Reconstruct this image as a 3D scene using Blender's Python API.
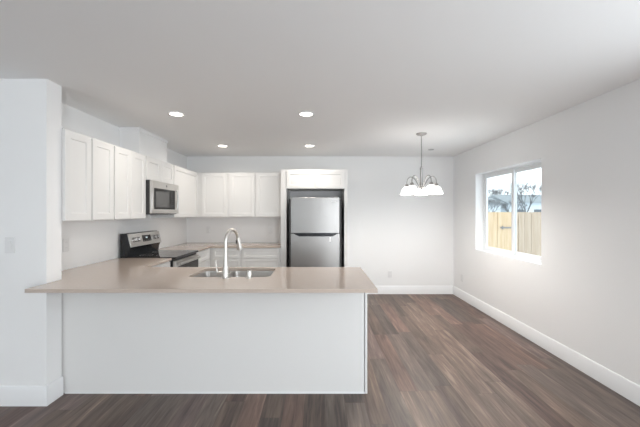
import bpy, bmesh, math, random
from mathutils import Vector, Matrix
random.seed(7)
C = bpy.context.scene.collection
S = bpy.context.scene
for o in list(bpy.data.objects): bpy.data.objects.remove(o)

# ---------------------------------------------------------------- camera
F = 325.0
cd = bpy.data.cameras.new('camera'); cam = bpy.data.objects.new('camera', cd); C.objects.link(cam)
cam.location = (0, 0, 1.437); cam.rotation_euler = (math.pi/2, 0, 0)
cd.sensor_width = 36; cd.lens = F*36/640; cd.shift_x = 2/640; cd.shift_y = -0.5/640
cd.clip_start = 0.05; cd.clip_end = 500
S.camera = cam

# ---------------------------------------------------------------- world, added fill lamps, exposure
w = bpy.data.worlds.new('overcast_sky'); S.world = w; w.use_nodes = True
wn = w.node_tree.nodes; wl = w.node_tree.links
bg = wn['Background']
bg.inputs[0].default_value = (0.90, 0.95, 1.0, 1); bg.inputs[1].default_value = 2.2
S.view_settings.view_transform = 'Standard'; S.view_settings.look = 'None'
S.view_settings.gamma = 1; S.view_settings.use_curve_mapping = False
S.view_settings.exposure = 0.19

def area(name, loc, rot, sx, sy, power, col):
    l = bpy.data.lights.new(name, 'AREA'); l.shape = 'RECTANGLE'; l.size = sx; l.size_y = sy
    l.energy = power; l.color = col
    o = bpy.data.objects.new(name, l); C.objects.link(o); o.location = loc; o.rotation_euler = rot
    return o
R = math.radians
# added fill lamps inside unseen, assumed windows; stand in for sky and snow light
DAY = (0.95, 0.972, 1.0)
area('fill_rear_left', (-2.7, -3.42, 1.35), (R(90), 0, 0), 2.3, 1.8, 5, DAY)
area('upward_fill_rear_left', (-2.7, -3.40, 1.2), (R(128), 0, 0), 2.3, 1.2, 8, DAY)  # upward lamps like this one are added to brighten the ceiling
area('fill_rear_right', (1.65, -3.42, 1.35), (R(90), 0, 0), 1.1, 1.8, 10, DAY)
area('upward_fill_rear_right', (1.65, -3.40, 1.2), (R(128), 0, 0), 1.1, 1.2, 78, DAY)
area('fill_left', (-4.42, -0.8, 1.45), (R(100), 0, R(-90)), 2.1, 1.3, 2, DAY)
area('fill_right', (2.38, 0.6, 1.2), (R(90), 0, R(90)), 2.2, 1.9, 22, DAY)
area('upward_fill_right', (2.36, 0.6, 1.0), (R(130), 0, R(90)), 2.2, 1.2, 4, DAY)

# ---------------------------------------------------------------- materials
def mat(name, col, rough=0.5, metal=0.0, bump=0.0, bscale=60, var=0.0, vscale=4, spec=0.5, stretch=None, coat=0.0):
    m = bpy.data.materials.new(name); m.use_nodes = True
    n = m.node_tree.nodes; l = m.node_tree.links; b = n['Principled BSDF']
    b.inputs['Base Color'].default_value = (*col, 1); b.inputs['Roughness'].default_value = rough
    b.inputs['Metallic'].default_value = metal; b.inputs['Specular IOR Level'].default_value = spec
    b.inputs['Coat Weight'].default_value = coat
    tc = n.new('ShaderNodeTexCoord'); mp = n.new('ShaderNodeMapping'); l.new(tc.outputs['Object'], mp.inputs[0])
    if stretch: mp.inputs['Scale'].default_value = stretch
    if var > 0:
        t = n.new('ShaderNodeTexNoise'); t.inputs['Scale'].default_value = vscale; t.inputs['Detail'].default_value = 4
        l.new(mp.outputs[0], t.inputs[0])
        r = n.new('ShaderNodeMix'); r.data_type = 'RGBA'
        r.inputs[6].default_value = (*[c*(1-var) for c in col], 1); r.inputs[7].default_value = (*[min(1, c*(1+var)) for c in col], 1)
        l.new(t.outputs[0], r.inputs[0]); l.new(r.outputs[2], b.inputs['Base Color'])
    if bump > 0:
        t = n.new('ShaderNodeTexNoise'); t.inputs['Scale'].default_value = bscale; t.inputs['Detail'].default_value = 3
        l.new(mp.outputs[0], t.inputs[0])
        u = n.new('ShaderNodeBump'); u.inputs['Strength'].default_value = bump; u.inputs['Distance'].default_value = 0.002
        l.new(t.outputs[0], u.inputs['Height']); l.new(u.outputs[0], b.inputs['Normal'])
    return m

def emis(name, col, strength):
    m = bpy.data.materials.new(name); m.use_nodes = True; n = m.node_tree.nodes
    b = n['Principled BSDF']; b.inputs['Base Color'].default_value = (*col, 1)
    b.inputs['Emission Color'].default_value = (*col, 1); b.inputs['Emission Strength'].default_value = strength
    return m

M = dict(
    wall=mat('wall_paint', (0.885, 0.885, 0.885), 0.75, bump=0.25, bscale=90),
    ceil=mat('ceiling_paint', (0.90, 0.90, 0.90), 0.9, bump=0.3, bscale=60),
    trim=mat('trim_paint', (0.86, 0.865, 0.875), 0.4, bump=0.05, bscale=20),
    cab=mat('cabinet_paint', (0.79, 0.785, 0.775), 0.38, bump=0.04, bscale=25),
    quartz=mat('beige_quartz', (0.54, 0.45, 0.388), 0.16, var=0.05, vscale=60, coat=0.2),
    steel=mat('brushed_steel', (0.35, 0.345, 0.34), 0.36, 1.0, bump=0.08, bscale=40, stretch=(1, 1, 30)),
    steelh=mat('brushed_steel_horizontal', (0.60, 0.59, 0.575), 0.28, 1.0, bump=0.06, bscale=40, stretch=(1, 30, 1)),
    sink=mat('sink_steel', (0.44, 0.42, 0.40), 0.33, 1.0, bump=0.05, bscale=50),
    nickel=mat('brushed_nickel', (0.60, 0.58, 0.55), 0.30, 1.0, bump=0.02, bscale=80),
    nickel_dark=mat('satin_nickel', (0.38, 0.37, 0.36), 0.35, 1.0, bump=0.02, bscale=80),
    chrome=mat('chrome', (0.75, 0.75, 0.76), 0.12, 1.0, bump=0.01, bscale=80),
    black=mat('black_enamel', (0.012, 0.014, 0.018), 0.22, bump=0.02, bscale=30),
    blackglass=mat('black_glass', (0.01, 0.01, 0.012), 0.05, bump=0.0, var=0.05),
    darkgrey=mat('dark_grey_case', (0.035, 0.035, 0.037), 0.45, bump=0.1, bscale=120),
    blackframe=mat('black_satin', (0.012, 0.012, 0.013), 0.35, bump=0.02, spec=0.25),
    window_dark=mat('oven_glass', (0.09, 0.09, 0.09), 0.08, var=0.05),
    plastic=mat('white_plastic', (0.80, 0.80, 0.80), 0.35, bump=0.02),
    vinyl=mat('white_vinyl', (0.85, 0.87, 0.88), 0.35, bump=0.02),
    greyp=mat('grey_plastic', (0.25, 0.25, 0.25), 0.5, bump=0.02),
    slotgrey=mat('slot_grey', (0.45, 0.45, 0.45), 0.5, bump=0.02),
    lens=emis('lamp_lens', (1.0, 0.93, 0.82), 9.0),
    shade=emis('lit_frosted_glass', (1.0, 0.97, 0.93), 7.0),
    cedarA=None, snow=mat('snow', (0.80, 0.83, 0.86), 0.9, var=0.06, vscale=0.5),
    roof=mat('snowy_grey_roof', (0.24, 0.27, 0.285), 0.9, var=0.15, vscale=1.5),
    siding=mat('pale_siding', (0.62, 0.68, 0.72), 0.8, var=0.05),
    hedge=mat('frosted_shrub', (0.17, 0.20, 0.20), 0.9, var=0.4, vscale=3),
    bark=mat('grey_bark', (0.13, 0.135, 0.14), 0.9, var=0.2, vscale=8),
    glassw=mat('dark_window_glass', (0.12, 0.14, 0.16), 0.1, var=0.1),
)
def cedar(name, a, b_):
    m = bpy.data.materials.new(name); m.use_nodes = True; n = m.node_tree.nodes; l = m.node_tree.links; b = n['Principled BSDF']
    b.inputs['Roughness'].default_value = 0.8
    tc = n.new('ShaderNodeTexCoord'); mp = n.new('ShaderNodeMapping'); l.new(tc.outputs['Object'], mp.inputs[0]); mp.inputs['Scale'].default_value = (9, 9, 0.8)
    t = n.new('ShaderNodeTexNoise'); t.inputs['Scale'].default_value = 3; t.inputs['Detail'].default_value = 5; l.new(mp.outputs[0], t.inputs[0])
    r = n.new('ShaderNodeValToRGB'); r.color_ramp.elements[0].position = 0.3; r.color_ramp.elements[1].position = 0.7
    r.color_ramp.elements[0].color = (*a, 1); r.color_ramp.elements[1].color = (*b_, 1)
    l.new(t.outputs[0], r.inputs[0]); l.new(r.outputs[0], b.inputs['Base Color'])
    return m
M['cedarA'] = cedar('new_cedar_yellow', (0.56, 0.40, 0.24), (0.66, 0.52, 0.35))
M['cedarB'] = cedar('new_cedar_tan', (0.42, 0.33, 0.245), (0.51, 0.42, 0.33))

def floor_material():
    m = bpy.data.materials.new('vinyl_plank_floor'); m.use_nodes = True; n = m.node_tree.nodes; l = m.node_tree.links; b = n['Principled BSDF']
    def math_(op, a, b2=None, c=None):
        k = n.new('ShaderNodeMath'); k.operation = op
        for i, v in enumerate((a, b2, c)):
            if v is None: continue
            if isinstance(v, (int, float)): k.inputs[i].default_value = v
            else: l.new(v, k.inputs[i])
        return k.outputs[0]
    tc = n.new('ShaderNodeTexCoord'); sx = n.new('ShaderNodeSeparateXYZ'); l.new(tc.outputs['Object'], sx.inputs[0])
    W, L = 0.152, 1.22
    u = math_('DIVIDE', math_('ADD', sx.outputs[0], 20.03), W); row = math_('FLOOR', u); fu = math_('FRACT', u)
    wn1 = n.new('ShaderNodeTexWhiteNoise'); wn1.noise_dimensions = '1D'; l.new(row, wn1.inputs['W'])
    v = math_('ADD', math_('DIVIDE', math_('ADD', sx.outputs[1], 30), L), wn1.outputs['Value']); vi = math_('FLOOR', v); fv = math_('FRACT', v)
    cmb = n.new('ShaderNodeCombineXYZ'); l.new(row, cmb.inputs[0]); l.new(vi, cmb.inputs[1])
    wn2 = n.new('ShaderNodeTexWhiteNoise'); wn2.noise_dimensions = '2D'; l.new(cmb.outputs[0], wn2.inputs['Vector'])
    # grain coordinates, offset per plank
    g = n.new('ShaderNodeCombineXYZ')
    l.new(math_('MULTIPLY_ADD', sx.outputs[0], 16, math_('MULTIPLY', wn2.outputs['Value'], 37)), g.inputs[0])
    l.new(math_('MULTIPLY_ADD', sx.outputs[1], 1.3, math_('MULTIPLY', row, 3.7)), g.inputs[1])
    t = n.new('ShaderNodeTexNoise'); t.inputs['Scale'].default_value = 1.0; t.inputs['Detail'].default_value = 6; t.inputs['Roughness'].default_value = 0.6
    t.inputs['Distortion'].default_value = 0.7
    l.new(g.outputs[0], t.inputs[0])
    g2 = n.new('ShaderNodeCombineXYZ')
    l.new(math_('MULTIPLY', sx.outputs[0], 75), g2.inputs[0]); l.new(math_('MULTIPLY_ADD', sx.outputs[1], 4, math_('MULTIPLY', vi, 5.1)), g2.inputs[1])
    t2 = n.new('ShaderNodeTexNoise'); t2.inputs['Scale'].default_value = 1.0; t2.inputs['Detail'].default_value = 3; l.new(g2.outputs[0], t2.inputs[0])
    fac = math_('ADD', math_('MULTIPLY', wn2.outputs['Value'], 0.40), math_('MULTIPLY_ADD', t.outputs[0], 1.35, -0.40))
    fac = math_('ADD', fac, math_('MULTIPLY_ADD', t2.outputs[0], 0.60, -0.30))
    r = n.new('ShaderNodeValToRGB'); e = r.color_ramp.elements
    e[0].position = 0.12; e[0].color = (0.056, 0.040, 0.034, 1); e[1].position = 0.92; e[1].color = (0.29, 0.235, 0.195, 1)
    for p, c in ((0.32, (0.101, 0.077, 0.069)), (0.50, (0.148, 0.115, 0.101)), (0.70, (0.205, 0.161, 0.142))):
        k = e.new(p); k.color = (*[c[0]*0.88, c[1]*0.86, c[2]*0.82], 1)
    l.new(fac, r.inputs[0])
    # some planks pinker, some greyer
    tint = n.new('ShaderNodeValToRGB'); tint.color_ramp.interpolation = 'CONSTANT'; te = tint.color_ramp.elements
    te[0].position = 0; te[0].color = (1.18, 0.98, 0.92, 1); te[1].position = 0.3; te[1].color = (0.98, 0.98, 0.97, 1)
    k = te.new(0.55); k.color = (1.08, 1.0, 0.93, 1); k = te.new(0.78); k.color = (1.02, 0.96, 1.0, 1)
    l.new(wn2.outputs['Color'], tint.inputs[0])
    mx = n.new('ShaderNodeMix'); mx.data_type = 'RGBA'; mx.blend_type = 'MULTIPLY'; mx.inputs[0].default_value = 1
    l.new(r.outputs[0], mx.inputs[6]); l.new(tint.outputs[0], mx.inputs[7])
    # joints
    j1 = math_('LESS_THAN', math_('MINIMUM', fu, math_('SUBTRACT', 1, fu)), 0.008)
    j2 = math_('LESS_THAN', math_('MINIMUM', fv, math_('SUBTRACT', 1, fv)), 0.0012)
    j = math_('MAXIMUM', j1, j2)
    mj = n.new('ShaderNodeMix'); mj.data_type = 'RGBA'; l.new(math_('MULTIPLY', j, 0.6), mj.inputs[0]); l.new(mx.outputs[2], mj.inputs[6]); mj.inputs[7].default_value = (0.05, 0.035, 0.03, 1)
    l.new(mj.outputs[2], b.inputs['Base Color'])
    b.inputs['Roughness'].default_value = 0.45; b.inputs['Specular IOR Level'].default_value = 0.45
    bp = n.new('ShaderNodeBump'); bp.inputs['Strength'].default_value = 0.15; bp.inputs['Distance'].default_value = 0.002
    l.new(math_('SUBTRACT', t2.outputs[0], j), bp.inputs['Height']); l.new(bp.outputs[0], b.inputs['Normal'])
    return m
M['floor'] = floor_material()

def glass_material():
    m = bpy.data.materials.new('clear_window_glass'); m.use_nodes = True; n = m.node_tree.nodes; l = m.node_tree.links
    n.remove(n['Principled BSDF']); out = n['Material Output']
    tr = n.new('ShaderNodeBsdfTransparent'); tr.inputs[0].default_value = (0.95, 0.98, 0.98, 1)
    gl = n.new('ShaderNodeBsdfGlossy'); gl.inputs['Roughness'].default_value = 0.02
    fr = n.new('ShaderNodeFresnel'); fr.inputs[0].default_value = 1.35
    mx = n.new('ShaderNodeMixShader'); ge = n.new('ShaderNodeNewGeometry'); iv = n.new('ShaderNodeMath'); iv.operation = 'SUBTRACT'; iv.inputs[0].default_value = 1; l.new(ge.outputs['Backfacing'], iv.inputs[1])
    mu = n.new('ShaderNodeMath'); mu.operation = 'MULTIPLY'; l.new(fr.outputs[0], mu.inputs[0]); l.new(iv.outputs[0], mu.inputs[1]); l.new(mu.outputs[0], mx.inputs[0]); l.new(tr.outputs[0], mx.inputs[1]); l.new(gl.outputs[0], mx.inputs[2]); l.new(mx.outputs[0], out.inputs[0])
    return m
M['glass'] = glass_material()

# ---------------------------------------------------------------- mesh helpers (world coordinates)
def B(): return bmesh.new()
def box(bm, x0, x1, y0, y1, z0, z1):
    vs = [bm.verts.new((x, y, z)) for x in (x0, x1) for y in (y0, y1) for z in (z0, z1)]
    for f in ((0, 1, 3, 2), (4, 6, 7, 5), (0, 4, 5, 1), (2, 3, 7, 6), (0, 2, 6, 4), (1, 5, 7, 3)):
        bm.faces.new([vs[i] for i in f])
    return vs
def tube(bm, pts, rad, seg=12, caps=True):
    pts = [Vector(p) for p in pts]
    if not isinstance(rad, (list, tuple)): rad = [rad]*len(pts)
    rings = []; up = None
    for i, p in enumerate(pts):
        d = (pts[min(i+1, len(pts)-1)] - pts[max(i-1, 0)]).normalized()
        if up is None:
            up = Vector((0, 0, 1)) if abs(d.z) < 0.9 else Vector((1, 0, 0))
        a = d.cross(up).normalized(); b = a.cross(d).normalized(); up = b
        rings.append([bm.verts.new(p + (a*math.cos(t) + b*math.sin(t))*rad[i]) for t in [2*math.pi*k/seg for k in range(seg)]])
    for r0, r1 in zip(rings, rings[1:]):
        for k in range(seg): bm.faces.new((r0[k], r0[(k+1) % seg], r1[(k+1) % seg], r1[k]))
    if caps: bm.faces.new(rings[0]); bm.faces.new(rings[-1])
def lathe(bm, c, prof, seg=32, axis='z', closed=False):
    c = Vector(c); rings = []
    for r, h in prof:
        ring = []
        for k in range(seg):
            t = 2*math.pi*k/seg; u, v = r*math.cos(t), r*math.sin(t)
            o = {'z': (u, v, h), 'x': (h, u, v), 'y': (u, h, v)}[axis]
            ring.append(bm.verts.new(c + Vector(o)))
        rings.append(ring)
    prs = list(zip(rings, rings[1:]))
    if closed: prs.append((rings[-1], rings[0]))
    for r0, r1 in prs:
        for k in range(seg): bm.faces.new((r0[k], r0[(k+1) % seg], r1[(k+1) % seg], r1[k]))
    if not closed:
        for r in (rings[0], rings[-1]): bm.faces.new(r)
def prism(bm, poly, lo, hi, axis='y'):      # polygon extruded along an axis
    def P(a, b, t): return {'y': (a, t, b), 'x': (t, a, b), 'z': (a, b, t)}[axis]
    A = [bm.verts.new(P(a, b, lo)) for a, b in poly]; Bv = [bm.verts.new(P(a, b, hi)) for a, b in poly]
    bm.faces.new(A); bm.faces.new(Bv)
    for i in range(len(poly)):
        j = (i+1) % len(poly); bm.faces.new((A[i], A[j], Bv[j], Bv[i]))
def rrect(x0, x1, y0, y1, r, n=6):
    p = []
    for cx, cy, a in ((x1-r, y1-r, 0), (x0+r, y1-r, 90), (x0+r, y0+r, 180), (x1-r, y0+r, 270)):
        for k in range(n+1):
            t = R(a + 90*k/n); p.append((cx+r*math.cos(t), cy+r*math.sin(t)))
    return p
def wpos(o):
    v = Vector((0, 0, 0))
    while o: v += o.location; o = o.parent
    return v
def obj(name, bm, m, parent=None, bevel=0.0, smooth=True, angle=35):
    bmesh.ops.recalc_face_normals(bm, faces=bm.faces)
    if parent: org = wpos(parent)
    else:
        xs = [v.co for v in bm.verts]
        org = Vector(((min(v.x for v in xs)+max(v.x for v in xs))/2, (min(v.y for v in xs)+max(v.y for v in xs))/2, min(v.z for v in xs)))
    bmesh.ops.translate(bm, verts=bm.verts, vec=-org)
    me = bpy.data.meshes.new(name); bm.to_mesh(me); bm.free(); me.materials.append(m)
    if smooth:
        for p in me.polygons: p.use_smooth = True
        me.set_sharp_from_angle(angle=R(angle))
    o = bpy.data.objects.new(name, me); C.objects.link(o)
    if parent: o.parent = parent
    else: o.location = org
    if bevel:
        b = o.modifiers.new('bevel', 'BEVEL'); b.width = bevel; b.segments = 2; b.limit_method = 'ANGLE'; b.angle_limit = R(40)
    return o
def tag(o, label, cat, group=None, kind=None):
    o['label'] = label; o['category'] = cat
    if group: o['group'] = group
    if kind: o['kind'] = kind
    return o
def thing(name, loc, label, cat, group=None):
    o = bpy.data.objects.new(name, None); C.objects.link(o); o.location = loc; o.empty_display_size = 0.1
    return tag(o, label, cat, group)
def struct(name, bm, m, parent=None, bevel=0, label=None, cat=None):
    o = obj(name, bm, m, parent, bevel)
    o['kind'] = 'structure'
    if label: o['label'] = label
    if cat and not parent: o['category'] = cat
    return o
def bx(*a):
    bm = B(); box(bm, *a); return bm
def dup(root, loc, label):
    r = root.copy(); C.objects.link(r); r.location = loc; r['label'] = label
    def rec(src, dst):
        for ch in list(src.children):
            c = ch.copy(); C.objects.link(c); c.parent = dst; rec(ch, c)
    rec(root, r); return r

# ---------------------------------------------------------------- the room
H = 2.44; XR = 2.405; XK = -2.33; YB = 5.77; XL = -4.5; YR = -3.5; YS0, YS1, XS = 2.43, 2.573, -2.03; T = 0.18
struct('floor', bx(XL-T, XR+T, YR-T, YB+T, -0.12, 0), M['floor'], label='wood-look plank floor in mixed grey and reddish browns', cat='floor')
struct('ceiling', bx(XL-T, XR+T, YR-T, YB+T, H, H+0.12), M['ceil'], label='flat white painted ceiling over the whole room', cat='ceiling')
struct('wall_back', bx(XK-T, XR+T, YB, YB+T, 0, H), M['wall'], label='far white wall behind the refrigerator and chandelier', cat='wall')
struct('wall_kitchen_left', bx(XK-T, XK, YS1, YB, 0, H), M['wall'], label='white kitchen side wall behind the range', cat='wall')
struct('wall_left', bx(XL, XS, YS0, YS1, 0, H), M['wall'], label='short white wall end at left with the light switch', cat='wall')
# wall_right with the window opening (and an unseen opening beside the camera, added for daylight)
def wall_holes(a0, a1, z0, z1, holes, mk):
    xs = a0
    for h0, h1, hz0, hz1 in holes:
        mk(xs, h0, z0, z1); mk(h0, h1, z0, hz0); mk(h0, h1, hz1, z1); xs = h1
    mk(xs, a1, z0, z1)
WY0, WY1, WZ0, WZ1 = 3.50, 4.96, 0.868, 2.028
bm = B()
wall_holes(YR, WY0, 0, H, [(-0.55, 1.75, 0.25, 2.2)], lambda a, b, c, d: box(bm, XR, XR+T, a, b, c, d)); box(bm, XR, XR+T, WY1, YB, 0, H); box(bm, XR, XR+T, WY0, WY1, 0, WZ0); box(bm, XR, XR+T, WY0, WY1, WZ1, H)
struct('wall_right', bm, M['wall'], label='long white right wall with the sliding window', cat='wall')
# wall_rear with two openings added for daylight, wall_living_left with one (all behind the camera)
bm = B(); wall_holes(XL-T, XR+T, 0, H, [(-3.7, -1.5, 0.4, 2.3), (1.05, 2.25, 0.4, 2.3)], lambda a, b, c, d: box(bm, a, b, YR-T, YR, c, d))
struct('wall_rear', bm, M['wall'])
bm = B(); wall_holes(YR, YS1, 0, H, [(-1.9, 0.3, 0.75, 2.15)], lambda a, b, c, d: box(bm, XL-T, XL, a, b, c, d))
struct('wall_living_left', bm, M['wall'])

# boxed vent chase over the microwave cabinets
ch = struct('wall_chase', bx(XK, -2.10, 3.82, 4.52, 2.112, H), M['wall'], label='boxed white vent chase rising above the microwave cabinet to the ceiling', cat='wall')
bm = B(); box(bm, XK, -2.085, 3.805, 3.82, H-0.035, H); box(bm, -2.10, -2.085, 3.82, 4.52, H-0.035, H)
struct('trim_1', bm, M['trim'], ch)

# baseboards
def base_profile(bm, axis, wall, sgn, a0, a1, h=0.145, t=0.015):
    p = [(wall, 0), (wall+sgn*t, 0), (wall+sgn*t, h-0.012), (wall+sgn*t*0.45, h), (wall, h)]
    prism(bm, p, a0, a1, axis)
bm = B(); base_profile(bm, 'y', XR, -1, YR, YB); struct('baseboard_right', bm, M['trim'], label='tall white baseboard along the right wall', cat='baseboard')
bm = B(); base_profile(bm, 'x', YB, -1, 0.475, XR-0.015); struct('baseboard_back', bm, M['trim'], label='tall white baseboard along the far wall', cat='baseboard')
bm = B(); base_profile(bm, 'x', YS0, -1, XL, XS+0.015); base_profile(bm, 'y', XS, 1, YS0, YS1)
struct('baseboard_left', bm, M['trim'], label='white baseboard wrapping the short wall end at left', cat='baseboard')

# sliding window
def slider(name, axis, plane, a0, a1, z0, z1, depth, label, sgn):
    """plane: interior face of the unit; sgn: outward direction"""
    def bb(bm, a, b, d0, d1, c, d):
        lo, hi = sorted((plane+sgn*d0, plane+sgn*d1))
        if axis == 'y': box(bm, lo, hi, a, b, c, d)
        else: box(bm, a, b, lo, hi, c, d)
    root = bpy.data.objects.new(name, None); C.objects.link(root)
    root.location = (plane, a0, z0) if axis == 'y' else (a0, plane, z0)
    root['kind'] = 'structure'
    if label: root['label'] = label; root['category'] = 'window'
    fw = 0.024; mid = (a0+a1)/2
    bm = B(); bb(bm, a0, a1, 0, depth, z0, z0+fw); bb(bm, a0, a1, 0, depth, z1-fw, z1)
    bb(bm, a0, a0+fw, 0, depth, z0+fw, z1-fw); bb(bm, a1-fw, a1, 0, depth, z0+fw, z1-fw)
    obj('window_frame', bm, M['vinyl'], root, 0.003)
    sw = 0.046
    for (b0, b1, d0) in ((a0+fw, mid+sw/2, depth*0.55), (mid-sw/2, a1-fw, depth*0.15)):
        bm = B(); d1 = d0+0.022; zz0, zz1 = z0+fw, z1-fw
        bb(bm, b0, b1, d0, d1, zz0, zz0+sw); bb(bm, b0, b1, d0, d1, zz1-sw, zz1)
        bb(bm, b0, b0+sw, d0, d1, zz0+sw, zz1-sw); bb(bm, b1-sw, b1, d0, d1, zz0+sw, zz1-sw)
        s = obj('sash', bm, M['vinyl'], root, 0.002)
        bm = B(); bb(bm, b0+sw, b1-sw, d0+0.008, d0+0.013, zz0+sw, zz1-sw)
        obj('glass_pane', bm, M['glass'], s, smooth=False)
    return root
W1 = slider('window_1', 'y', XR+0.118, WY0, WY1, WZ0, WZ1, 0.06, 'white vinyl sliding window in the right wall', 1)
bm = B(); bb0 = XR-0.002
box(bm, bb0, XR+0.118, WY0+0.001, WY1-0.001, WZ0, WZ0+0.012)
o = obj('window_sill', bm, M['trim'], W1, 0.002)
slider('added_window_2', 'x', YR-0.05, -3.7, -1.5, 0.4, 2.3, 0.06, None, -1)  # this and the next three are unseen, added to let daylight in
slider('added_window_3', 'x', YR-0.05, 1.05, 2.25, 0.4, 2.3, 0.06, None, -1)
slider('added_window_5', 'y', XR+0.05, -0.55, 1.75, 0.25, 2.2, 0.06, None, 1)
slider('added_window_4', 'y', XL-0.05, -1.9, 0.3, 0.75, 2.15, 0.06, None, -1)

# ---------------------------------------------------------------- cabinets
def shaker(w, h, t=0.02, rail=0.057, rec=0.007):
    """door in local coords: x 0..w, z 0..h, back at y=0, front at y=-t"""
    bm = B()
    def ring(i, y): return [bm.verts.new(p) for p in ((i, y, i), (w-i, y, i), (w-i, y, h-i), (i, y, h-i))]
    r = [ring(0, 0), ring(0, -t+0.002), ring(0.002, -t), ring(rail, -t), ring(rail+0.004, -t+rec*0.35), ring(rail+0.006, -t+rec), ring(rail+0.006, -t+rec)]
    bm.faces.new(r[0])
    for a, b in zip(r[:-2], r[1:-1]):
        for k in range(4): bm.faces.new((a[k], a[(k+1) % 4], b[(k+1) % 4], b[k]))
    bm.faces.new(r[-2])
    for v in r[-1]: bm.verts.remove(v)
    return bm
def put_door(name, parent, face, side, a0, a1, z0, z1, rail=0.057):
    """face: position of carcass front; side 'S' faces -Y, 'E' faces +X, 'N' faces +Y"""
    bm = shaker(a1-a0, z1-z0, rail=rail)
    if side == 'S': m = Matrix.Translation((a0, face, z0))
    elif side == 'E': m = Matrix.Translation((face, a0, z0)) @ Matrix.Rotation(R(90), 4, 'Z')
    else: m = Matrix.Translation((a1, face, z0)) @ Matrix.Rotation(R(180), 4, 'Z')
    bmesh.ops.transform(bm, matrix=m, verts=bm.verts)
    return obj(name, bm, M['cab'], parent, smooth=False)
G1 = 'white wall cabinets'; G2 = 'white base cabinets'
UZ0, UZ1 = 1.370, 2.112
FX = -2.02       # front of left-run carcasses
def wall_cab_left(y0, y1, z0, z1, doors, label):
    t = thing('wall_cabinet', (XK, (y0+y1)/2, z0), label, 'cabinet', G1)
    obj('cabinet_body', bx(XK+0.001, FX, y0+0.0005, y1-0.0005, z0, z1), M['cab'], t, 0.001)
    for a, b in doors: put_door('door', t, FX, 'E', a, b, z0+0.006, z1-0.012)
    return t
wall_cab_left(2.575, 3.193, UZ0, UZ1, [(2.572, 2.869), (2.887, 3.185)], 'white two-door wall cabinet nearest the left wall end')
wall_cab_left(3.193, 3.785, UZ0, UZ1, [(3.203, 3.484), (3.487, 3.776)], 'white two-door wall cabinet immediately left of the microwave')
wall_cab_left(3.785, 4.515, 1.826, UZ1, [(3.795, 4.147), (4.151, 4.505)], 'short white wall cabinet mounted above the microwave')
wall_cab_left(4.515, 5.44, UZ0, UZ1, [(4.525, 5.36)], 'white wall cabinet on the side wall between microwave and corner')
def wall_cab_back(x0, x1, doors, label):
    t = thing('wall_cabinet', ((x0+x1)/2, YB, UZ0), label, 'cabinet', G1)
    obj('cabinet_body', bx(x0+0.0005, x1-0.0005, 5.44, YB-0.001, UZ0, UZ1), M['cab'], t, 0.001)
    for a, b in doors: put_door('door', t, 5.44, 'S', a, b, UZ0+0.006, UZ1-0.012)
wall_cab_back(XK+0.001, -1.495, [(-1.945, -1.52)], 'white corner wall cabinet with one door on the far wall')
wall_cab_back(-1.495, -0.593, [(-1.48, -1.056), (-1.036, -0.61)], 'white two-door wall cabinet on far wall beside refrigerator surround')

# base cabinets, back run
CT = 0.914; CTH = 0.027; BZ = CT-CTH
def drawer_bank(name, label, side, face, a0, a1, body, kicks):
    t = thing(name, ((body[0]+body[1])/2, (body[2]+body[3])/2, 0), label, 'cabinet', G2)
    obj('cabinet_body', bx(*body, 0.10, BZ), M['cab'], t, 0.001)
    obj('toe_kick', bx(*kicks, 0, 0.10), M['cab'], t)
    z = BZ-0.012
    for h in (0.155, 0.265, 0.31):
        put_door('drawer', t, face, side, a0, a1, z-h, z, 0.04); z -= h+0.012
    return t
BX0 = -1.7295
drawer_bank('base_cabinet', 'narrow white drawer base cabinet on far wall by the inside corner', 'S', 5.17, -1.672, -1.235, (BX0, -1.222, 5.17, YB-0.001), (BX0, -1.222, 5.24, YB-0.001))
drawer_bank('base_cabinet', 'wide white drawer base cabinet on far wall beside refrigerator surround', 'S', 5.17, -1.203, -0.612, (-1.2215, -0.594, 5.17, YB-0.001), (-1.2215, -0.594, 5.24, YB-0.001))
drawer_bank('base_cabinet', 'white corner base cabinet immediately beyond the range', 'E', -1.73, 4.55, 5.13, (XK+0.001, -1.73, 4.52, YB-0.001), (XK+0.001, -1.80, 4.52, YB-0.001))
drawer_bank('base_cabinet', 'white base cabinet between the range and peninsula', 'E', -1.73, 3.17, 3.765, (XK+0.001, -1.73, 3.155, 3.775), (XK+0.001, -1.80, 3.155, 3.775))
# peninsula
t = thing('peninsula_cabinet', (-0.8, 2.85, 0), 'long white-panelled kitchen peninsula under the beige worktop', 'cabinet')
PY = 2.588
bm = B(); box(bm, XK+0.001, 0.372, PY+0.02, 3.10, 0.10, 0.69); box(bm, XK+0.001, -1.13, PY+0.02, 3.10, 0.69, BZ-0.001); box(bm, -0.34, 0.372, PY+0.02, 3.10, 0.69, BZ-0.001)
obj('cabinet_body', bm, M['cab'], t)
obj('back_panel', bx(XK+0.001, 0.368, PY, PY+0.02, 0.002, BZ-0.001), M['cab'], t, 0.001)
obj('end_panel', bx(0.3735, 0.392, PY-0.004, 3.11, 0.0, BZ-0.001), M['cab'], t, 0.001)
obj('base_shoe', bx(XS+0.016, 0.373, PY-0.006, PY, 0.0, 0.014), M['trim'], t, 0.002)
obj('toe_kick', bx(XK+0.001, 0.372, PY+0.02, 3.03, 0, 0.10), M['cab'], t)
x = -1.66
for wd in (0.50, 0.41, 0.41, 0.68): put_door('door', t, 3.10, 'N', x, x+wd-0.004, 0.11, BZ-0.012); x += wd
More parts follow.
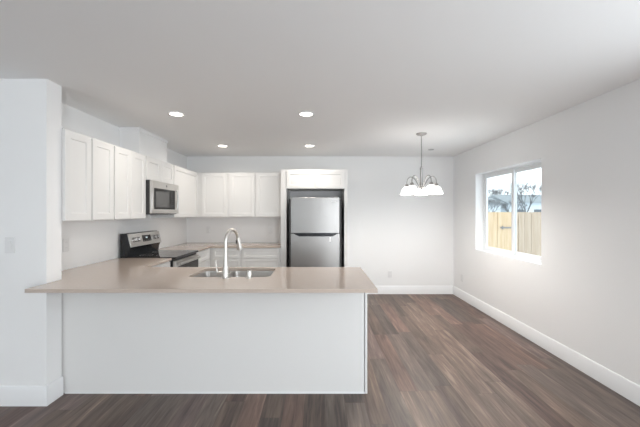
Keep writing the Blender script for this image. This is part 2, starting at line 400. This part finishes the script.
# counters
def counter(name, outer, holes, label):
    bm = B(); edges = []
    for poly in [outer]+holes:
        vs = [bm.verts.new((a, b, CT)) for a, b in poly]
        edges += [bm.edges.new((vs[i], vs[(i+1) % len(vs)])) for i in range(len(vs))]
    r = bmesh.ops.triangle_fill(bm, use_beauty=True, use_dissolve=False, edges=edges)
    fs = list(bm.faces)
    ex = bmesh.ops.extrude_face_region(bm, geom=fs)
    vs = [g for g in ex['geom'] if isinstance(g, bmesh.types.BMVert)]
    bmesh.ops.translate(bm, verts=vs, vec=(0, 0, -CTH))
    return tag(obj(name, bm, M['quartz'], None, 0.0015), label, 'countertop')
SX0, SX1, SY0, SY1 = -1.075, -0.395, 2.655, 3.085
counter('countertop', [(-2.02, 2.237), (0.4115, 2.237), (0.4115, 3.146), (-1.70, 3.146), (-1.70, 3.776), (XK+0.001, 3.776), (XK+0.001, 2.575), (-2.02, 2.575)],
        [rrect(SX0, SX1, SY0, SY1, 0.06)], 'beige quartz worktop of the peninsula holding the sink')
counter('countertop', [(XK+0.001, 4.519), (-1.70, 4.519), (-1.70, 5.13), (-0.594, 5.13), (-0.594, YB-0.001), (XK+0.001, YB-0.001)], [], 'beige worktop along the far wall left of the refrigerator')
# sink: double bowl, open top
t = thing('sink', ((SX0+SX1)/2, (SY0+SY1)/2, 0.69), 'stainless undermount double-bowl sink set in peninsula worktop', 'sink')
def bowl(x0, x1, y0, y1, z0, z1, r):
    bm = B(); n = 6
    loops = []
    for i, z in ((0, z1), (0.004, z1-0.02), (0.012, z0+0.03), (0.03, z0+0.006), (0.06, z0)):
        loops.append([bm.verts.new((a, b, z)) for a, b in rrect(x0+i, x1-i, y0+i, y1-i, max(0.02, r-i*0.5), n)])
    for a, b in zip(loops, loops[1:]):
        for k in range(len(a)): bm.faces.new((a[k], a[(k+1) % len(a)], b[(k+1) % len(a)], b[k]))
    bm.faces.new(loops[-1])
    out = [bm.verts.new((a, b, z1)) for a, b in rrect(x0-0.012, x1+0.012, y0-0.012, y1+0.012, r+0.012, n)]
    out2 = [bm.verts.new((a, b, z1-0.004)) for a, b in rrect(x0-0.012, x1+0.012, y0-0.012, y1+0.012, r+0.012, n)]
    a = loops[0]
    for k in range(len(a)):
        j = (k+1) % len(a); bm.faces.new((a[k], a[j], out[j], out[k])); bm.faces.new((out[k], out[j], out2[j], out2[k]))
    return bm
zt = BZ-0.0005
for nm, a, b in (('bowl', SX0+0.0, -0.83), ('bowl', -0.80, SX1+0.0)):
    bo = obj(nm, bowl(a+0.001, b-0.001, SY0+0.001, SY1-0.001, 0.70, zt, 0.06), M['sink'], t, angle=60)
    bm = B(); lathe(bm, ((a+b)/2, (SY0+SY1)/2+0.05, 0.7005), [(0.045, 0), (0.045, 0.003), (0.03, 0.004), (0.028, 0.001)], 24)
    obj('drain', bm, M['chrome'], bo)
# faucet
fx, fy = -0.745, 2.622
t = thing('faucet', (fx, fy, CT), 'brushed nickel gooseneck pull-down kitchen faucet', 'faucet')
bm = B(); lathe(bm, (fx, fy, CT), [(0.0, 0), (0.030, 0), (0.030, 0.006), (0.0265, 0.010), (0.0245, 0.05), (0.021, 0.10), (0.0175, 0.14), (0.0, 0.14)][1:-1], 28)
obj('faucet_body', bm, M['nickel'], t)
dx, dy = 0.062, 0.15
pts = [(fx, fy, CT+0.138)]; rad = [0.0172]
hz = CT+0.288
for k in range(0, 5): pts.append((fx, fy, CT+0.16+(hz-CT-0.16)*k/4)); rad.append(0.0145-0.0003*k)
for k in range(1, 17):
    a = math.pi*0.93*k/16; q = (1-math.cos(a))/2; pts.append((fx+dx*q, fy+dy*q, hz+0.098*math.sin(a))); rad.append(0.0130)
obj('spout', (lambda b: (tube(b, pts, rad, 16), b)[1])(B()), M['nickel'], t)
e = Vector(pts[-1]); d = (e-Vector(pts[-2])).normalized()
d = (d + Vector((0.06, 0.08, -0.5))).normalized()
bm = B(); tube(bm, [e, e+d*0.01, e+d*0.03, e+d*0.085, e+d*0.10, e+d*0.104], [0.015, 0.0165, 0.018, 0.0245, 0.025, 0.020], 18)
sp = obj('spray_head', bm, M['nickel'], t)
bm = B(); c = e+d*0.035+Vector((-0.013, -0.012, 0)); tube(bm, [c-d*0.018, c, c+d*0.018], [0.004, 0.006, 0.004], 10)
bt = obj('spray_button', bm, M['black'], sp); bt['label'] = 'black button on spray head'
bm = B(); hzl = CT+0.042
tube(bm, [(fx-0.018, fy, hzl), (fx-0.06, fy-0.003, hzl), (fx-0.066, fy-0.003, hzl)], [0.011, 0.011, 0.009], 14)
tube(bm, [(fx-0.066, fy-0.003, hzl-0.004), (fx-0.074, fy-0.004, hzl+0.05), (fx-0.078, fy-0.004, hzl+0.10)], [0.006, 0.0042, 0.0035], 10)
obj('lever_handle', bm, M['nickel'], t)
bm = B(); lathe(bm, (-0.555, 2.625, CT), [(0.024, 0), (0.024, 0.004), (0.0205, 0.006), (0.0205, 0.052), (0.018, 0.058), (0.005, 0.060)], 24)
tag(obj('air_gap_cap', bm, M['nickel']), 'short brushed nickel cylinder cap beside the faucet', 'air gap')

# ---------------------------------------------------------------- range
RY0, RY1 = 3.782, 4.513; XF = -1.69
t = thing('range', (-2.0, (RY0+RY1)/2, 0), 'freestanding black and stainless electric range', 'stove')
obj('oven_body', bx(-2.30, XF, RY0, RY1, 0.03, 0.895), M['black'], t, 0.003)
obj('base_plinth', bx(-2.25, XF-0.05, RY0+0.02, RY1-0.02, 0, 0.03), M['black'], t)
ck = obj('cooktop', bx(-2.24, XF+0.03, RY0, RY1, 0.896, 0.922), M['blackglass'], t, 0.004)
for cx_, cy_, rr in ((-1.87, 3.98, 0.10), (-1.87, 4.33, 0.085), (-2.10, 3.98, 0.075), (-2.10, 4.33, 0.095)):
    bm = B(); lathe(bm, (cx_, cy_, 0.9222), [(rr, 0), (rr, 0.0004), (rr-0.003, 0.0004), (rr-0.003, 0)], 36, closed=True)
    obj('burner_ring', bm, M['greyp'], ck)
bm = B(); prism(bm, [(-2.305, 0.90), (-2.215, 0.90), (-2.205, 0.99), (-2.185, 1.035), (-2.222, 1.186), (-2.235, 1.195), (-2.305, 1.195)], RY0, RY1, 'y')
obj('backguard', bm, M['black'], t, 0.003)
# slanted stainless face
p0 = Vector((-2.184, 0, 1.033)); p1 = Vector((-2.222, 0, 1.190)); up_ = (p1-p0).normalized(); nr = Vector((up_.z, 0, -up_.x))
def face_box(bm, y0, y1, s0, s1, n0, n1):
    vs = []
    for y in (y0, y1):
        for s_ in (s0, s1):
            for n_ in (n0, n1):
                p = p0+up_*s_+nr*n_; vs.append(bm.verts.new((p.x, y, p.z)))
    for f in ((0, 1, 3, 2), (4, 6, 7, 5), (0, 4, 5, 1), (2, 3, 7, 6), (0, 2, 6, 4), (1, 5, 7, 3)): bm.faces.new([vs[i] for i in f])
bm = B(); face_box(bm, RY0, RY1, 0.0, 0.160, 0.0, 0.012)
cp = obj('control_panel', bm, M['steelh'], t, 0.003)
bm = B(); face_box(bm, 4.06, 4.26, 0.045, 0.125, 0.0121, 0.0145); dsp = obj('display', bm, M['blackglass'], cp); dsp['label'] = 'black clock display'
bm = B(); face_box(bm, 4.135, 4.175, 0.085, 0.10, 0.0146, 0.0150)
obj('clock_digits', bm, emis('clock_glow', (0.8, 0.95, 1.0), 0.3), dsp)
for i in range(4):
    bm = B(); face_box(bm, 4.075+i*0.048, 4.095+i*0.048, 0.055, 0.062, 0.0146, 0.0149); obj('touch_button', bm, M['greyp'], dsp)
for ky in (3.875, 3.955, 4.345, 4.425):
    bm = B(); q = p0+up_*0.082+nr*0.012; q.y = ky
    tube(bm, [q, q+nr*0.004, q+nr*0.005, q+nr*0.024, q+nr*0.028], [0.036, 0.036, 0.030, 0.027, 0.023], 24)
    k = obj('knob', bm, M['chrome'], cp)
    a = q+nr*0.028; bm = B(); tube(bm, [a-up_*0.016, a+up_*0.016], 0.0042, 8); obj('knob_grip', bm, M['chrome'], k)
od = obj('oven_door', bx(XF, XF+0.035, RY0+0.004, RY1-0.004, 0.24, 0.872), M['steelh'], t, 0.004)
obj('door_glass', bx(XF+0.0352, XF+0.038, RY0+0.03, RY1-0.03, 0.33, 0.805), M['blackglass'], od)
obj('drawer', bx(XF, XF+0.03, RY0+0.004, RY1-0.004, 0.05, 0.23), M['steelh'], t, 0.004)
bm = B(); hx = XF+0.078; hp = []
for k in range(13):
    u = k/12; hp.append((hx-0.012*(2*u-1)**2, RY0+0.05+(RY1-RY0-0.10)*u, 0.836))
tube(bm, hp, 0.014, 14)
for yy in (RY0+0.075, RY1-0.075): tube(bm, [(XF+0.034, yy, 0.836), (hx-0.008, yy, 0.836)], 0.009, 10)
obj('door_handle', bm, M['steelh'], od)

# ---------------------------------------------------------------- microwave
MX = -1.965
t = thing('microwave', (-2.1, 4.15, 1.425), 'stainless over-the-range microwave under the short cabinet', 'microwave')
obj('microwave_body', bx(XK+0.001, MX, 3.787, 4.513, 1.422, 1.824), M['darkgrey'], t, 0.003)
md = obj('microwave_door', bx(MX, MX+0.032, 3.789, 4.511, 1.430, 1.820), M['steelh'], t, 0.005)
obj('window_frame', bx(MX+0.0322, MX+0.034, 3.835, 4.385, 1.483, 1.735), M['blackframe'], md, 0.001)
w_ = obj('door_window', bx(MX+0.0342, MX+0.0352, 3.87, 4.215, 1.508, 1.700), M['window_dark'], md); w_['label'] = 'dark grey window'
bm = B()
for i in range(5):
    for j in range(3): box(bm, MX+0.0342, MX+0.0348, 4.285+j*0.03, 4.303+j*0.03, 1.53+i*0.028, 1.542+i*0.028)
obj('keypad', bm, M['darkgrey'], md)
bm = B(); hp = []
for k in range(11):
    u = k/10; hp.append((MX+0.060-0.014*(2*u-1)**2, 4.425, 1.475+0.265*u))
tube(bm, hp, 0.011, 12)
for z_ in (1.487, 1.728): tube(bm, [(MX+0.031, 4.425, z_), (MX+0.050, 4.425, z_)], 0.008, 10)
obj('door_handle', bm, M['steelh'], md)
bm = B(); lathe(bm, (MX+0.032, 4.15, 1.777), [(0.015, 0), (0.015, 0.003), (0.012, 0.0036), (0.010, 0.002)], 24, 'x')
obj('badge', bm, M['greyp'], md)
for i in range(2): obj('grease_filter', bx(-2.25, -2.05, 3.85+i*0.33, 4.12+i*0.33, 1.4165, 1.4218), M['greyp'], t)

# ---------------------------------------------------------------- refrigerator and its surround
t = thing('refrigerator_surround', (-0.06, 5.46, 0), 'tall white surround with two small doors above the refrigerator', 'cabinet')
CY = 5.17; XA, XB, XC, XD = -0.591, -0.503, 0.418, 0.468
bm = bx(XA, XB, CY, YB-0.001, 0, 2.13)
obj('side_panel', bm, M['cab'], t)
bm = bx(XC, XD, CY, YB-0.001, 0, 2.13)
obj('side_panel', bm, M['cab'], t)
obj('cabinet_body', bx(XB, XC, CY, YB-0.001, 1.822, 2.13), M['cab'], t)
put_door('door', t, CY, 'S', XB+0.006, -0.056, 1.828, 2.10, 0.05)
put_door('door', t, CY, 'S', -0.036, XC-0.006, 1.828, 2.10, 0.05)
# fridge
FL, FR_ = -0.42, 0.330; FY = 4.985
t = thing('refrigerator', ((FL+FR_)/2, 5.35, 0), 'stainless top-freezer refrigerator standing in the white surround', 'refrigerator')
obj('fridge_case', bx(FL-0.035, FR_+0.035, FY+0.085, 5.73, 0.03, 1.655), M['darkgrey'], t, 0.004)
for cx_ in (FL+0.06, FR_-0.06):
    for cy_ in (5.13, 5.66):
        bm = B(); lathe(bm, (cx_, cy_, 0), [(0.02, 0), (0.02, 0.031)], 12); obj('foot', bm, M['black'], t)
def fridge_door(nm, z0, z1, parent):
    bm = B(); n = 10; pl = []
    for k in range(n+1):
        u = k/n; pl.append((FL+(FR_-FL)*u, FY+0.010*(2*u-1)**2))
    pl += [(FR_, FY+0.08), (FL, FY+0.08)]
    prism(bm, pl, z0, z1, 'z'); return obj(nm, bm, M['steel'], parent, 0.004)
fz = fridge_door('freezer_door', 1.128, 1.676, t)
fd = fridge_door('fridge_door', 0.06, 1.118, t)
# recessed dark scoop handle along the top of the lower door
bm = B(); prism(bm, [(FL+0.03, 1.128), (FR_-0.03, 1.128), (FR_-0.045, 1.112), (FR_-0.10, 1.078), (FL+0.13, 1.078), (FL+0.06, 1.112)], FY-0.0035, FY+0.012, 'y')
h_ = obj('scoop_handle', bm, M['black'], fd); h_['label'] = 'black recessed pull'
bm = B(); prism(bm, [(FL+0.004, 1.1285), (FR_-0.004, 1.1285), (FR_-0.004, 1.1175), (FL+0.004, 1.1175)], FY+0.012, FY+0.06, 'y')
obj('door_gasket', bm, M['black'], t)
bm = B(); box(bm, FR_-0.125, FR_-0.055, FY-0.0015, FY+0.008, 1.605, 1.618); obj('badge', bm, M['plastic'], fz)
bm = B(); box(bm, FR_-0.155, FR_-0.130, FY-0.001, FY+0.008, 0.995, 1.066); s_ = obj('sticker', bm, M['plastic'], fd); s_['label'] = 'small white sticker'
bm = B(); box(bm, FR_-0.10, FR_-0.02, FY+0.02, FY+0.10, 1.6765, 1.69); obj('hinge_cover', bm, M['greyp'], t, 0.003)

# ---------------------------------------------------------------- outlets and switch
def plate(name, c, facing, label, cat, kind='outlet'):
    """facing: 'S' (-Y), 'W' (-X), 'E' (+X)"""
    t = thing(name, c, label, cat)
    c = Vector(c)
    rot = {'S': 0, 'E': 90, 'W': -90}[facing]
    def fin(bm):
        bmesh.ops.transform(bm, matrix=Matrix.Translation(c) @ Matrix.Rotation(R(rot), 4, 'Z'), verts=bm.verts); return bm
    p = obj('cover_plate', fin(bx(-0.037, 0.037, -0.007, -0.0005, -0.06, 0.06)), M['plastic'], t, 0.003)
    if kind == 'outlet':
        for z in (-0.026, 0.026):
            q = obj('socket', fin(bx(-0.017, 0.017, -0.009, -0.007, z-0.016, z+0.016)), M['plastic'], t, 0.002)
            bm = B(); 
            for xx in (-0.007, 0.007): box(bm, xx-0.001, xx+0.001, -0.0094, -0.009, z-0.003, z+0.006)
            obj('slots', fin(bm), M['slotgrey'], q)
    else:
        bm = B(); prism(bm, [(-0.007, -0.033), (-0.0105, -0.033), (-0.008, 0.0), (-0.013, 0.033), (-0.007, 0.033)], -0.0165, 0.0165, 'x')
        bmesh.ops.recalc_face_normals(bm, faces=bm.faces)
        obj('rocker', fin(bm), M['plastic'], t, 0.001)
plate('light_switch', (-2.30, YS0, 1.197), 'S', 'white rocker light switch on the short wall at left', 'light switch', 'switch')
plate('wall_outlet', (1.28, YB, 0.355), 'S', 'white outlet low on the far wall between peninsula and window wall', 'outlet')
plate('wall_outlet', (XR, 5.43, 0.355), 'W', 'white outlet low on the right wall near the far corner', 'outlet')
plate('wall_outlet', (-1.94, YB, 1.14), 'S', 'white outlet on far wall above the corner worktop', 'outlet')
plate('wall_outlet', (-0.84, YB, 1.14), 'S', 'white outlet on far wall above worktop nearest the refrigerator', 'outlet')
plate('wall_outlet', (XK, 3.0, 1.14), 'E', 'white outlet on kitchen side wall above the peninsula worktop', 'outlet')

# ---------------------------------------------------------------- recessed ceiling lights
def can(loc, label):
    t = thing('recessed_light', loc, label, 'ceiling light', 'recessed kitchen ceiling lights'); x, y, z = loc
    bm = B(); lathe(bm, (x, y, z), [(0.083, -0.0005), (0.080, -0.006), (0.064, -0.009), (0.062, -0.004), (0.062, -0.0005)], 36, closed=True)
    obj('trim_ring', bm, M['trim'], t)
    bm = B(); lathe(bm, (x, y, z), [(0.0615, -0.0005), (0.0615, -0.005), (0.03, -0.0065), (0.001, -0.007)], 36)
    obj('lens', bm, M['lens'], t)
    l = bpy.data.lights.new('recessed_light_beam', 'AREA'); l.shape = 'DISK'; l.size = 0.12; l.energy = CAN_W; l.color = (1.0, 0.93, 0.84); l.spread = R(165)
    o = bpy.data.objects.new('recessed_light_beam', l); C.objects.link(o); o.parent = t; o.location = (0, 0, -0.012)
    return t
CAN_W = 5.0
c0 = can((-1.43, 3.28, H), 'recessed ceiling light nearest the camera on the range side')
dup(c0, (-0.12, 3.28, H), 'recessed ceiling light nearest the camera above the refrigerator aisle')
dup(c0, (-1.418, 4.83, H), 'smaller-looking recessed ceiling light near far wall on range side')
dup(c0, (-0.127, 4.83, H), 'smaller-looking recessed ceiling light just in front of the refrigerator')
bm = B(); lathe(bm, (1.785, 5.13, H), [(0.045, -0.0005), (0.045, -0.006), (0.038, -0.009), (0.002, -0.010)], 28)
tag(obj('ceiling_cover', bm, M['slotgrey']), 'tiny round grey cover on the ceiling behind the chandelier', 'ceiling cover')

# ---------------------------------------------------------------- chandelier
cx_, cy_ = 1.305, 4.10
t = thing('chandelier', (cx_, cy_, H), 'five-light brushed nickel chandelier with white bell glass shades', 'chandelier')
bm = B(); lathe(bm, (cx_, cy_, H), [(0.066, -0.0005), (0.066, -0.008), (0.055, -0.018), (0.02, -0.027), (0.012, -0.034)], 32); obj('canopy', bm, M['nickel_dark'], t)
bm = B(); tube(bm, [(cx_, cy_, H-0.03), (cx_, cy_, 2.02)], 0.0055, 10); obj('rod', bm, M['nickel_dark'], t)
bm = B(); lathe(bm, (cx_, cy_, 0), [(0.004, 1.712), (0.012, 1.720), (0.006, 1.733), (0.028, 1.742), (0.034, 1.755), (0.018, 1.775), (0.018, 1.80), (0.0155, 1.97), (0.018, 1.985), (0.020, 2.0), (0.012, 2.015), (0.006, 2.03)], 28)
obj('centre_column', bm, M['nickel_dark'], t)
RS = 0.19
for k in range(5):
    a = R(72.3+72*k); ux, uy = math.cos(a), math.sin(a)
    P = lambda r, z: (cx_+ux*r, cy_+uy*r, z)
    ctl = [(0.018, 1.765), (0.045, 1.80), (0.075, 1.855), (0.115, 1.893), (0.150, 1.897), (0.176, 1.877), (0.188, 1.845), (RS, 1.80)]
    pts = []
    for i in range(len(ctl)-1):
        c_ = [ctl[max(i-1, 0)], ctl[i], ctl[i+1], ctl[min(i+2, len(ctl)-1)]]
        for j in range(4):
            u = j/4
            q = [0.5*((2*c_[1][d_])+(-c_[0][d_]+c_[2][d_])*u+(2*c_[0][d_]-5*c_[1][d_]+4*c_[2][d_]-c_[3][d_])*u*u+(-c_[0][d_]+3*c_[1][d_]-3*c_[2][d_]+c_[3][d_])*u**3) for d_ in (0, 1)]
            pts.append(P(*q))
    pts.append(P(*ctl[-1]))
    bm = B(); tube(bm, pts, 0.0055, 10)
    ar = obj('arm', bm, M['nickel_dark'], t)
    bm = B(); lathe(bm, P(RS, 0), [(0.006, 1.815), (0.020, 1.805), (0.024, 1.79), (0.026, 1.765), (0.022, 1.762)], 20); obj('socket_cup', bm, M['nickel_dark'], ar)
    bm = B(); prof = [(0.022, 1.775), (0.032, 1.770), (0.048, 1.755), (0.058, 1.735), (0.064, 1.712), (0.072, 1.692), (0.082, 1.678)]
    prof2 = [(r_-0.003, z_-0.001) for r_, z_ in reversed(prof)]
    lathe(bm, P(RS, 0), prof+prof2, 28, closed=True)
    sh = obj('glass_shade', bm, M['shade'], t); 
    l = bpy.data.lights.new('bulb', 'POINT'); l.energy = 7.5; l.color = (1, 0.96, 0.91); l.shadow_soft_size = 0.025
    o = bpy.data.objects.new('bulb_light', l); C.objects.link(o); o.parent = t; o.location = Vector(P(RS, 1.70))-t.location

# ---------------------------------------------------------------- outside
GZ = -0.42
struct('ground', bx(-60, 120, -60, 160, GZ-0.3, GZ), M['snow'], label='snow-covered ground outside the window', cat='ground')
def boards(bm, x0, x1, y, z0, z1, w=0.14, thick=0.018):
    x = x0; i = 0
    while x < x1-0.01:
        box(bm, x, min(x+w, x1)-0.004, y-thick-(0.004 if i % 2 else 0), y, z0, z1); x += w; i += 1
t = thing('fence_gate', (3.1, 6.5, GZ), 'new yellow cedar gate seen through the left window pane', 'gate')
bm = B(); boards(bm, 2.60, 3.98, 6.5, GZ+0.06, 1.455); obj('gate_boards', bm, M['cedarA'], t, smooth=False)
for z_ in (1.20, -0.15): obj('gate_rail', bx(2.60, 3.98, 6.501, 6.54, z_, z_+0.1), M['cedarA'], t)
bm = B(); box(bm, 3.63, 3.85, 6.466, 6.476, 1.13, 1.16); box(bm, 3.66, 3.68, 6.45, 6.466, 1.11, 1.18); obj('latch', bm, M['greyp'], t)
t = thing('wooden_fence', (6.0, 6.5, GZ), 'tan cedar board fence seen through the right window pane', 'fence')
bm = B(); boards(bm, 4.12, 9.0, 6.5, GZ+0.03, 1.42); obj('fence_boards', bm, M['cedarB'], t, smooth=False)
bm = B(); box(bm, 4.0, 9.0, 6.49, 6.56, 1.42, 1.455); obj('top_rail', bm, M['cedarB'], t)
for z_ in (1.15, -0.1): obj('back_rail', bx(4.12, 9.0, 6.501, 6.54, z_, z_+0.1), M['cedarB'], t)
obj('post', bx(4.0, 4.11, 6.47, 6.58, GZ-0.05, 1.42), M['cedarB'], t, 0.004)
def house(x0, x1, y0, y1, h, rh, label):
    t = thing('house', ((x0+x1)/2, (y0+y1)/2, GZ), label, 'house')
    wl_ = obj('wall', bx(x0, x1, y0, y1, GZ-0.05, h), M['siding'], t)
    bm = B(); ym = (y0+y1)/2
    prism(bm, [(y0-0.5, h-0.1), (ym, h+rh), (y1+0.5, h-0.1)], x0-0.5, x1+0.5, 'x'); obj('roof', bm, M['roof'], t, smooth=False)
    n = int((x1-x0)/2.4)
    for i in range(n):
        xx = x0+0.9+i*2.4
        obj('window', bx(xx, xx+1.0, y0-0.04, y0+0.02, 0.9, 1.9), M['glassw'], wl_)
house(15.5, 22.5, 40, 46, 2.7, 0.7, 'pale low house with grey roof beyond the yellow gate')
house(24.6, 33.0, 42, 48, 2.85, 1.1, 'pale house with grey roof under the bare tree')
house(30.5, 44, 62, 68, 3.1, 1.6, 'farther pale house at the right edge of the window view')
def shrub(c, r, seed, label):
    rnd = random.Random(seed); bm = B()
    bmesh.ops.create_icosphere(bm, subdivisions=3, radius=1)
    from mathutils import noise
    for v in bm.verts:
        k = 1+0.45*noise.noise(v.co*3+Vector((seed, 0, 0))); v.co = Vector((v.co.x*r*1.5*k, v.co.y*r*k, max(-0.3, v.co.z)*r*k))
    bmesh.ops.translate(bm, verts=bm.verts, vec=(c[0], c[1], GZ+0.25*r))
    tag(obj('shrub', bm, M['hedge'], None, angle=180), label, 'shrub', 'frosted shrubs beyond the fence')
for i, (x_, y_, r_) in enumerate(((12.2, 22.5, 0.8), (14.0, 25.5, 0.75), (18.6, 33.5, 0.9), (17.4, 26.2, 0.75), (21.0, 30.0, 0.9), (14.9, 29.6, 0.8))):
    shrub((x_, y_), r_, i+3, 'dark frosted shrub in the snowy yards beyond the fence')
def tree(x, y, h, seed, label, spread=0.55):
    rnd = random.Random(seed); t = thing('bare_tree', (x, y, GZ), label, 'tree')
    trunk = B(); br = B()
    tube(trunk, [(x, y, GZ-0.05), (x+0.05, y, GZ+h*0.15), (x, y, GZ+h*0.32)], [h*0.035, h*0.028, h*0.022], 8)
    def grow(p, d, ln, r, dep):
        q = p+d*ln*0.5; d2 = (d+Vector((rnd.uniform(-.2, .2), rnd.uniform(-.2, .2), rnd.uniform(-.05, .2)))).normalized(); e = q+d2*ln*0.5
        tube(br, [p, q, e], [r, r*0.8, r*0.6], 5, False)
        if dep == 0: return
        for k in range(3 if dep > 1 else 4):
            nd = (d2+Vector((rnd.uniform(-1, 1), rnd.uniform(-1, 1), rnd.uniform(-.3, .6)))*spread*1.3).normalized()
            grow(e, nd, ln*rnd.uniform(.62, .8), r*0.58, dep-1)
    for k in range(5):
        a = 2*math.pi*k/5; grow(Vector((x, y, GZ+h*0.30)), Vector((math.cos(a)*spread, math.sin(a)*spread, 1)).normalized(), h*0.235, h*0.012, 5)
    obj('trunk', trunk, M['bark'], t); obj('branches', br, M['bark'], t)
tree(24.0, 37.5, 5.6, 11, 'wide bare tree standing in front of houses in right window pane')
tree(18.7, 35.5, 3.6, 2, 'small bare tree seen through the middle of the left pane')
tree(21.8, 36.5, 3.4, 5, 'small bare tree close beside the window mullion')
tree(30.2, 56.0, 6.2, 21, 'far bare tree rising above the roofline at the left of the left pane')
tree(40.3, 70.0, 7.2, 22, 'far bare tree rising above the roofline beside the window mullion')
